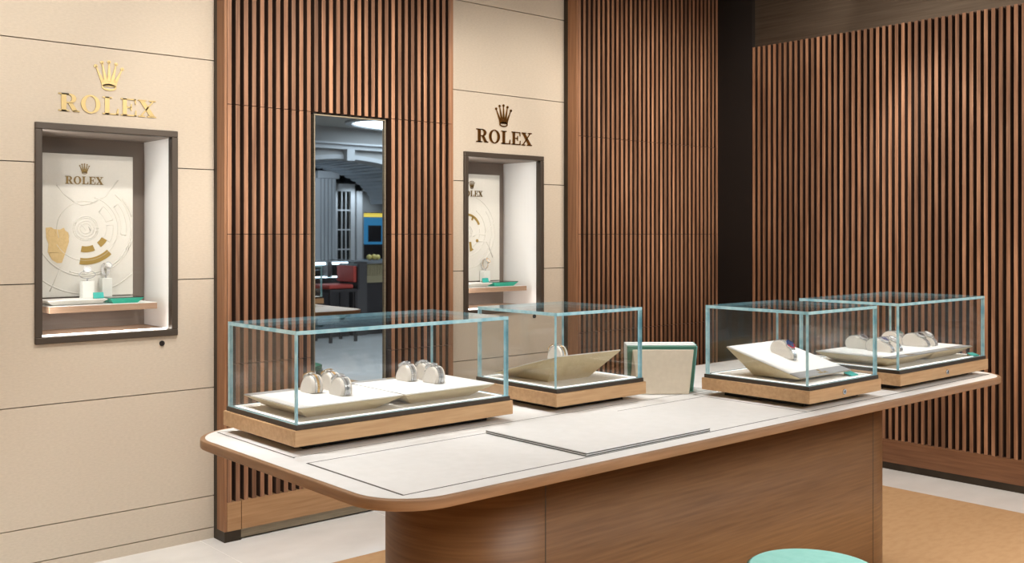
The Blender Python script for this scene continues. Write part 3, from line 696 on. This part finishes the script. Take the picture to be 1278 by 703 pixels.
# ------------------------------------------------------------------ contents of the display windows
def stand_watch(x, y, z, h, w, two, label, wl, flat=False):
    r = thing('watch_stand', label, 'watch stand', (x, y, z), 0, 'white watch stands in the display windows'); o = (x, y, z)
    b = MB(o); b.box(x - w / 2, x + w / 2, y - w / 2, y + w / 2, z + .0006, z + h); b.build('block', 'block', r, .0015)
    b = MB(o); b.box(x - w / 2 - .001, x + w / 2 + .001, y - w / 2 - .001, y + w / 2 + .001, z + .0002, z + .006); b.build('foot', 'teal_book' if not flat else 'block', r)
    b = MB(o); b.box(x - .004, x + .004, y - .004, y + .004, z + h, z + h + .010); b.build('peg', 'steel', r)
    zz = z + h + .0105
    r = thing('wristwatch', wl, 'wristwatch', (x, y, zz), 0, 'wristwatches on display'); o = (x, y, zz)
    b1, b2 = MB(o), MB(o); n = 22
    if flat:   # bracelet loop lying open, wider than tall, dial tipped upward
        ry, rz_, lw = .034, .016, .008; pt = lambda a, d: (x + (ry + d) * math.sin(a), y, zz + .019 + (rz_ + d) * math.cos(a)); side = Vector((0, 1, 0)); hd = 0.
    else:
        ry, rz_, lw = .019, .028, .008; pt = lambda a, d: (x + .35 * (ry + d) * math.sin(a), y - .94 * (ry + d) * math.sin(a), zz + .030 + (rz_ + d) * math.cos(a)); side = Vector((.94, .35, 0)); hd = .95
    for i in range(n):
        a0, a1 = 2 * PI * (i + .08) / n, 2 * PI * (i + .92) / n; am = (a0 + a1) / 2
        for bb, s0, s1, th in ((b1, -lw, -.003, .003), (b1, .003, lw, .003), (b2, -.0028, .0028, .0034)):
            bb.hexa([Vector(pt(a, d)) + side * s for d in (0, th) for a, s in ((a0, s0), (a0, s1), (a1, s1), (a1, s0))])
    b1.build('bracelet', 'steel', r); b2.build('center_links', 'gold_link' if two else 'steel', r)
    c = Vector(pt(hd, .002)); w_ = (Vector(pt(hd, .01)) - Vector(pt(hd, 0))).normalized()
    if flat: w_ = Vector((0, -.75, .66)).normalized()
    u_ = side if not flat else Vector((1, 0, 0)); v_ = w_.cross(u_).normalized(); ax = (u_, v_, w_)
    b = MB(o); b.cyl(c, .0165, .008, ax, 26); b.build('case', 'steel', r)
    b = MB(o); b.strip([(.013 * math.cos(2 * PI * i / 30), .013 * math.sin(2 * PI * i / 30)) for i in range(30)], [(.0172 * math.cos(2 * PI * i / 30), .0172 * math.sin(2 * PI * i / 30)) for i in range(30)], lambda p, q, k: c + u_ * p + v_ * q + w_ * (.008 + .002 * k), True); b.build('bezel', 'gold_link' if two else 'steel', r)
    b = MB(o); b.cyl(c + w_ * .0081, .0128, .0007, ax, 26); b.build('dial', 'dial_white', r)
ZS = 1.1314
tray('display_tray', 1.408, 1.668, 4.690, 4.850, ZS, 1.153, 1.153, 'flat cream tray on the shelf of the left display window', 'cream trays in the display windows', None, ins=.03, mats=('board', 'tray_top', 'tray_strip'))
tray('display_tray', 3.742, 3.962, 4.690, 4.850, ZS, 1.153, 1.153, 'flat cream tray on the shelf of the niche display window', 'cream trays in the display windows', None, ins=.03, mats=('board', 'tray_top', 'tray_strip'))
tray('teal_tray', 1.679, 1.835, 4.69, 4.822, ZS, 1.156, 1.156, 'teal tray with dark glossy top in the left display window', 'teal trays in the display windows', None, ins=.022, mats=('teal_tray', 'dial_black', 'tray_strip'))
tray('teal_tray', 3.974, 4.170, 4.69, 4.822, ZS, 1.156, 1.156, 'teal tray with dark glossy top in the niche display window', 'teal trays in the display windows', None, ins=.022, mats=('teal_tray', 'dial_black', 'tray_strip'))
stand_watch(1.612, 4.800, 1.1563, .078, .050, False, 'low white watch stand on the cream tray of the left window', 'white looking steel watch lying open on the low stand in the left window', True)
stand_watch(1.716, 4.857, ZS, .112, .046, False, 'tall white watch stand behind the teal tray of the left window', 'steel watch upright on the tall stand in the left window')
stand_watch(4.040, 4.857, ZS, .093, .046, True, 'white watch stand behind the teal tray of the niche window', 'two-tone watch upright on the stand in the niche window')
card(1.634, 4.712, 1.1563, 'teal text card at the front of the left display window', w=.046, d=.026, tilt=1.25)
card(3.925, 4.712, 1.1563, 'teal text card at the front of the niche display window', w=.046, d=.026, tilt=1.25)

# ------------------------------------------------------------------ stools
def stool(x, y, h, rr, label, seat, body):
    r = thing('round_stool', label, 'stool', (x, y, .0072), 0, 'round stools around the table'); o = (x, y, .0072)
    b = MB(o); b.cyl((x, y, h - .030), rr - .004, .024, 'z', 64, rr); b.cyl((x, y, h - .006), rr, .006, 'z', 64, rr - .010); b.build('seat', seat, r)
    b = MB(o); b.cyl((x, y, h - .055), rr + .004, .0245, 'z', 64); b.build('seat_band', 'mint_band', r)
    b = MB(o); b.cyl((x, y, .02), rr - .03, h - .0755, 'z', 64, rr - .004); b.build('body', body, r)
    b = MB(o); b.cyl((x, y, .0072), rr - .04, .0126, 'z', 48); b.build('foot_ring', 'bronze', r)
stool(2.136, 1.344, .655, .157, 'round stool with pale mint seat in front of the table', 'mint', 'ivory')
stool(3.085, 3.45, .655, .157, 'round stool with green seat behind the table, seen in the mirror', 'green_seat', 'ivory')

# ------------------------------------------------------------------ the hall behind the viewer, seen in the mirror
YA = -5.0
b = MB()    # arched wall: pieces around a wide opening
acx, ahw, asz, arz = 8.72, 1.75, 1.95, .70
b.box(5.2, acx - ahw, YA - .35, YA, 0, CEIL); b.box(acx + ahw, 12.5, YA - .35, YA, 0, CEIL)
top = [(acx - ahw * math.cos(PI * i / 30), asz + arz * math.sin(PI * i / 30)) for i in range(31)]
b.strip(top, [(u, CEIL) for u, v in top], lambda u, v, k: (u, YA - .35 * k, v)); struct(b.build('wall_arch', 'greige'))
b = MB()
b.strip([(acx + (u - acx) * 1.0, v) for u, v in top], [(acx + (u - acx) * 1.055, asz + (v - asz) * 1.10) for u, v in top], lambda u, v, k: (u, YA + .001 + .03 * k, v))
b.box(5.2, 12.5, YA + .001, YA + .10, 2.80, 2.87); b.box(5.2, 12.5, YA + .001, YA + .16, 2.87, 2.90); b.box(8.66, 8.80, YA + .001, YA + .13, 2.62, 2.80)
struct(b.build('trim_4', 'greige_light'))
b = MB()    # ribbed vault behind the arch
vt = [(acx - 1.72 * math.cos(PI * i / 60), asz + .02 + .68 * math.sin(PI * i / 60)) for i in range(61)]
for i in range(60):
    (u0, v0), (u1, v1) = vt[i], vt[i + 1]; d = .02 if i % 2 else 0
    b.hexa([(u0, -5.36, v0 + .012 + d), (u1, -5.36, v1 + .012 + d), (u1, -6.9, v1 + .012 + d), (u0, -6.9, v0 + .012 + d), (u0, -5.36, v0 + .06), (u1, -5.36, v1 + .06), (u1, -6.9, v1 + .06), (u0, -6.9, v0 + .06)])
struct(b.build('ceiling_vault', 'vault'))
b = MB(); b.box(6.6, 9.72, -7.1, -6.95, 0, 2.55)
struct(b.build('wall_pier', 'greige_light'))
b = MB()
for k in range(4): b.box(9.40 + k * .075, 9.44 + k * .075, -6.949, -6.91, .1, 2.44)
b.box(9.30, 9.74, -6.949, -6.86, 2.45, 2.58); struct(b.build('trim_5', 'greige_light'))
b = MB(); b.box(9.2, 13.5, -7.75, -7.55, 2.42, CEIL); struct(b.build('wall_fascia', 'dark_fascia'))
b = MB(); b.box(9.2, 10.0, -7.75, -7.6, 0, 2.419); b.box(10.50, 10.54, -7.75, -7.6, 0, 2.419); b.box(9.2, 13.5, -8.6, -8.5, 0, 2.419); struct(b.build('wall_shop', 'room_dark'))
# two letters on the fascia, read reversed in the mirror
cu = bpy.data.curves.new('fascia_lettering', 'FONT'); cu.body = 'AN'; cu.size = .13; cu.extrude = .004; cu.align_x = 'CENTER'
tmp = bpy.data.objects.new('lettering_curve', cu); C.objects.link(tmp); bpy.context.view_layer.update()
me = bpy.data.meshes.new_from_object(tmp.evaluated_get(bpy.context.evaluated_depsgraph_get())); bpy.data.objects.remove(tmp)
fo = bpy.data.objects.new('fascia_lettering', me); C.objects.link(fo); fo.location = (11.02, -7.5475, 2.455); fo.rotation_euler = (PI / 2, 0, PI)
me.materials.clear(); me.materials.append(M['sign_grey']); tag(fo, 'pale letters on the dark fascia of the shop in the mirror', 'sign')
r = thing('glazed_door', 'white glazed door with small panes under the dark fascia', 'door', (10.25, -7.56, 0)); o = (10.25, -7.56, 0)
b = MB(o); x0, x1 = 10.0, 10.5
b.box(x0, x0 + .12, -7.6, -7.54, 0, 2.40); b.box(x1 - .09, x1, -7.6, -7.54, 0, 2.40); b.box(x0 + .12, x1 - .09, -7.6, -7.54, 2.26, 2.40); b.box(x0 + .12, x1 - .09, -7.6, -7.54, 0, .8)
for z in (1.15, 1.52, 1.89): b.box(x0 + .12, x1 - .09, -7.59, -7.56, z, z + .025)
for x in (10.22, 10.31): b.box(x, x + .02, -7.588, -7.562, .8, 2.26)
b.build('leaf', 'white_paint', r)
b = MB(o); b.box(x0 + .12, x1 - .09, -7.58, -7.575, .8, 2.26); b.build('glazing', 'glass_win', r)
b = MB(); b.box(9.95, 10.22, -8.2, -8.15, .2, 2.3); tag(b.build('lit_partition', 'room_glow'), 'pale lit partition seen through the glazed door', 'partition')
r = thing('door_frame', 'white door surround beside the glazed door in the mirror', 'door frame', (10.9, -7.56, 0)); o = (10.9, -7.56, 0)
b = MB(o); b.box(10.54, 10.66, -7.62, -7.53, 0, 2.38); b.box(11.6, 11.72, -7.62, -7.53, 0, 2.38); b.box(10.54, 11.72, -7.62, -7.53, 2.27, 2.38); b.build('casing', 'white_paint', r)
b = MB(o); b.box(10.66, 11.6, -7.72, -7.68, 1.87, 2.27); b.box(10.66, 10.79, -7.72, -7.68, 0, 1.87); b.build('inner_panel', 'greige', r)
r = thing('wall_screen', 'blue glowing shop screen under a lit yellow band', 'screen', (11.1, -7.8, 1.5)); o = (11.1, -7.8, 1.5)
b = MB(o); b.box(10.79, 11.55, -7.82, -7.78, 1.25, 1.78); b.build('display', 'screen_blue', r)
b = MB(o); b.box(10.79, 11.55, -7.82, -7.76, 1.785, 1.86); b.build('lit_band', 'yellow_lit', r)
b = MB(o); b.box(10.95, 11.25, -7.775, -7.76, 1.30, 1.62); b.build('inset', 'counter_dark', r)
b = MB(o); b.box(10.79, 11.55, -7.82, -7.74, .0, 1.245); b.build('cabinet', 'counter_dark', r)
# counters
r = thing('glass_counter', 'dark shop counter with white lit glass front in the mirror', 'counter', (7.3, -3.6, 0)); o = (7.3, -3.6, 0)
b = MB(o); b.box(6.4, 7.78, -4.05, -3.42, 0, .84); b.build('body', 'counter_dark', r)
b = MB(o); b.box(6.4, 7.78, -4.05, -4.0, .84, 1.06); b.build('back_board', 'counter_beige', r)
b = MB(o); b.box(6.4, 7.82, -4.05, -3.38, 1.06, 1.075); b.build('top', 'counter_top', r)
b = MB(o); b.box(6.42, 7.40, -3.46, -3.42, 1.02, 1.055); b.box(7.50, 7.76, -3.46, -3.42, 1.025, 1.055); b.box(6.42, 7.76, -3.5, -3.42, .842, .856); b.build('led_strip', 'counter_glow', r)
b = MB(o); b.box(6.42, 7.42, -3.9, -3.5, .945, .952); b.build('shelf', 'counter_top', r)
b = MB(o); b.box(7.42, 7.49, -4.0, -3.40, .845, 1.058); b.build('post', 'counter_taupe', r)
r = thing('pedestal_counter', 'dark taupe pedestal at the end of the lit counter', 'pedestal', (7.97, -3.6, 0)); o = (7.97, -3.6, 0)
b = MB(o); b.box(7.84, 8.07, -4.0, -3.40, 0, 1.05); b.build('body', 'counter_taupe', r)
b = MB(o); b.box(7.825, 8.075, -4.02, -3.37, 1.052, 1.08); b.build('top', 'counter_top', r)
r = thing('fluted_counter', 'counter with fluted beige front beside the taupe pedestal', 'counter', (8.6, -3.6, 0)); o = (8.6, -3.6, 0)
b = MB(o); b.box(8.08, 9.3, -4.05, -3.46, 0, .74); b.build('body', 'counter_dark', r)
b = MB(o); b.box(8.08, 9.3, -4.05, -3.47, .745, 1.02)
for k in range(40): b.box(8.085 + k * .03, 8.103 + k * .03, -3.469, -3.455, .85, 1.01)
b.build('fluted_front', 'counter_beige', r)
b = MB(o); b.box(8.08, 9.32, -4.07, -3.42, 1.022, 1.07); b.build('top', 'counter_top', r)
b = MB((8.32, -3.65, 1.0702))
for dx, dy, rr in ((-.05, 0, .04), (.03, .01, .042), (.1, 0, .038), (.0, -.05, .036)): b.ball((8.32 + dx, -3.65 + dy, 1.0702 + rr), rr)
tag(b.build('pale_ornament', 'fruit'), 'pale yellow ornament on the fluted counter', 'ornament')
r = thing('table_mirror', 'round chrome vanity mirror standing on the lit counter', 'vanity mirror', (7.20, -3.6, 1.0752)); o = (7.20, -3.6, 1.0752)
b = MB(o); b.cyl((7.20, -3.6, 1.0754), .075, .012, 'z', 24); b.cyl((7.20, -3.6, 1.087), .012, .12, 'z', 12); b.build('stand', 'steel', r)
b = MB(o); b.tube([(7.20 + .115 * math.cos(t), -3.6, 1.33 + .135 * math.sin(t)) for t in [2 * PI * i / 30 for i in range(30)]], .012, 8, True); b.build('rim', 'steel', r)
b = MB(o); b.prism(E_(7.20, 1.33, .108, .128), lambda u, v, k: (u, -3.604 + .008 * k, v)); b.build('mirror_disc', 'steel_dark', r)
r = thing('counter_chair', 'dark counter chair with red seat and back in the mirror', 'chair', (7.28, -2.95, 0)); o = (7.28, -2.95, 0)
b = MB(o); b.box(7.43, 7.48, -3.18, -2.75, .80, 1.02); b.build('backrest', 'red_seat', r, .012)
b = MB(o); b.box(7.06, 7.44, -3.17, -2.76, .715, .775); b.build('seat', 'red_seat', r, .02)
b = MB(o); b.box(7.06, 7.49, -3.19, -2.74, .67, .713); b.box(7.485, 7.51, -3.2, -2.73, .70, 1.05); b.build('seat_frame', 'counter_dark', r)
for x, y in ((7.07, -3.17), (7.07, -2.79), (7.46, -3.17), (7.46, -2.79)):
    b = MB(o); b.box(x, x + .035, y, y + .035, 0, .669); b.build('leg', 'counter_dark', r)

# ------------------------------------------------------------------ lamps
r = thing('ceiling_light', 'oval glowing ceiling recess seen at the mirror top', 'ceiling light', (9.3, -3.9, CEIL)); o = (9.3, -3.9, CEIL)
b = MB(o); b.prism([(9.35 + 1.1 * math.cos(2 * PI * i / 48), -3.95 + .72 * math.sin(2 * PI * i / 48)) for i in range(48)], lambda u, v, k: (u, v, CEIL - .004 - .008 * k)); b.build('diffuser', 'cove', r)
b = MB(o)
ring = lambda s: [(9.35 + 1.1 * s * math.cos(2 * PI * i / 48), -3.95 + .72 * s * math.sin(2 * PI * i / 48)) for i in range(48)]
b.strip(ring(1.005), ring(1.10), lambda u, v, k: (u, v, CEIL - .001 - .03 * k), True); b.build('rim', 'greige_light', r)
def aim(o, tgt): o.rotation_euler = (Vector(tgt) - o.location).to_track_quat('-Z', 'Y').to_euler()
def spot(loc, tgt, e, ang, col=(1, .87, .72), blend=.6, size=.03, fixture=True):
    ld = bpy.data.lights.new('spot_lamp', 'SPOT'); ld.energy = e; ld.spot_size = math.radians(ang); ld.spot_blend = blend; ld.color = col; ld.shadow_soft_size = size
    lo = bpy.data.objects.new('spot_lamp', ld); C.objects.link(lo); lo.location = loc; aim(lo, tgt)
def area(loc, tgt, e, sx, sy, col=(1, .93, .84)):
    ld = bpy.data.lights.new('ceiling_fill', 'AREA'); ld.shape = 'RECTANGLE'; ld.size = sx; ld.size_y = sy; ld.energy = e; ld.color = col
    lo = bpy.data.objects.new('ceiling_fill', ld); C.objects.link(lo); lo.location = loc; aim(lo, tgt)
Z = CEIL - .03
NEU = (1, .985, .965); WARM = (1, .90, .79)
for x, y, tx, ty, e in ((1.5, 2.75, 1.6, 2.42, 38), (2.3, 2.75, 2.35, 2.42, 36), (3.1, 2.55, 3.0, 2.0, 30), (3.8, 2.55, 3.7, 2.0, 30), (1.5, 1.5, 1.75, 1.95, 14), (2.6, 1.5, 2.5, 1.95, 3)):
    spot((x, y, Z), (tx, ty, T), e, 46, NEU)
# narrow downlights over each glass case
for x, y in ((1.45, 2.42), (1.78, 2.42), (2.35, 2.42), (3.0, 1.97), (3.52, 1.97), (3.85, 1.97)): spot((x - .55, y + .1, Z), (x, y, T), 78, 15.5, NEU, .7)
spot((2.3, 1.9, Z), (2.76, 2.36, 1.0), 42, 12, NEU, .7)  # extra spot added to lift the white slab tops
# washers along the beige walls
for x in (.2, 1.1, 2.0): spot((x, 2.9, Z), (x, YW, .9), 45, 105, (1, .945, .875), size=.06)
spot((3.96, 3.1, Z), (3.96, YP, 1.5), 34, 80, (1, .93, .84), size=.05)
# long-throw spots that meet the slats head-on
for x, e in ((2.35, 160), (2.85, 210), (3.35, 150)): spot((x, .7, Z), (x, YP, 1.95), e, 26, WARM, .8)
for x, e in ((4.75, 105), (5.25, 130), (5.7, 105)): spot((x, 1.0, Z), (x, YP, 1.95), e, 36, WARM, .8)
for y, e in ((1.3, 50), (2.0, 56), (2.7, 56), (3.4, 58), (3.95, 42)): spot((2.4, y, Z), (XR, y, 1.85), e, 44, WARM, .8)
spot((5.0, 3.5, Z), (XR, 3.85, 3.0), 9, 60, WARM)
# unseen spots added to brighten the floor and bounce light onto the table base
spot((4.9, 1.9, Z), (4.9, 2.0, 0), 95, 70, size=.08); spot((.3, 2.9, Z), (.5, 3.0, 0), 80, 80, NEU, size=.08); spot((2.0, 3.75, Z), (2.2, 4.0, 0), 62, 60, NEU, size=.08); spot((5.5, 2.9, Z), (5.7, 2.9, 0), 55, 60, NEU, size=.08)
for x, e in ((.7, 380), (2.0, 120), (3.3, 110), (4.5, 110)): spot((x, .2, Z), (x, .2, 0), e, 75, NEU, size=.08)
# broad soft fill added at the boutique ceiling, where no light panel stands
area((2.2, -1.2, CEIL - .02), (2.3, .6, .6), 122, 3.6, 2.0, (1, .975, .94)); area((3.6, 3.4, CEIL - .02), (3.6, 3.4, 0), 8, 3.0, .6, (1, .93, .84))
# cool light of the hall
COOL = (.82, .92, 1.)
ld = bpy.data.lights.new('cove_lamp', 'AREA'); ld.shape = 'ELLIPSE'; ld.size = 2.1; ld.size_y = 1.36; ld.energy = 38; ld.color = COOL
lo = bpy.data.objects.new('cove_lamp', ld); C.objects.link(lo); lo.location = (9.35, -3.95, CEIL - .014)
area((7.5, .6, CEIL - .02), (7.5, .6, 0), 110, 2.5, 2.5, COOL)
spot((10.4, -7.0, 2.38), (10.4, -7.6, 1.2), 24, 120, COOL, size=.03); spot((8.9, -5.8, 2.5), (9.2, -7., 1.2), 32, 130, COOL, size=.03)

# ------------------------------------------------------------------ world, camera, view
w = bpy.data.worlds.new('world'); SC.world = w; w.use_nodes = True
w.node_tree.nodes['Background'].inputs[0].default_value = (.9, .92, 1, 1); w.node_tree.nodes['Background'].inputs[1].default_value = .3
cam = bpy.data.cameras.new('camera'); co = bpy.data.objects.new('camera', cam); C.objects.link(co)
W_, H_, F = 1278., 703., 1267.24
cam.sensor_fit = 'HORIZONTAL'; cam.sensor_width = 36.; cam.lens = F / W_ * 36.
cam.shift_x = 0.; cam.shift_y = -(351.5 - 292.34) / W_
co.location = (0, 0, 1.45); co.rotation_euler = (PI / 2, 0, -math.radians(41.274)); cam.clip_start = .05
SC.camera = co
SC.view_settings.view_transform = 'Standard'; SC.view_settings.look = 'None'; SC.view_settings.gamma = 1.; SC.view_settings.use_curve_mapping = False
SC.view_settings.exposure = .65
SC.cycles.use_denoising = True; SC.cycles.max_bounces = 14; SC.cycles.transparent_max_bounces = 32; SC.cycles.glossy_bounces = 6; SC.cycles.diffuse_bounces = 4
SC.cycles.sample_clamp_indirect = 4.; SC.cycles.caustics_reflective = False; SC.cycles.caustics_refractive = False
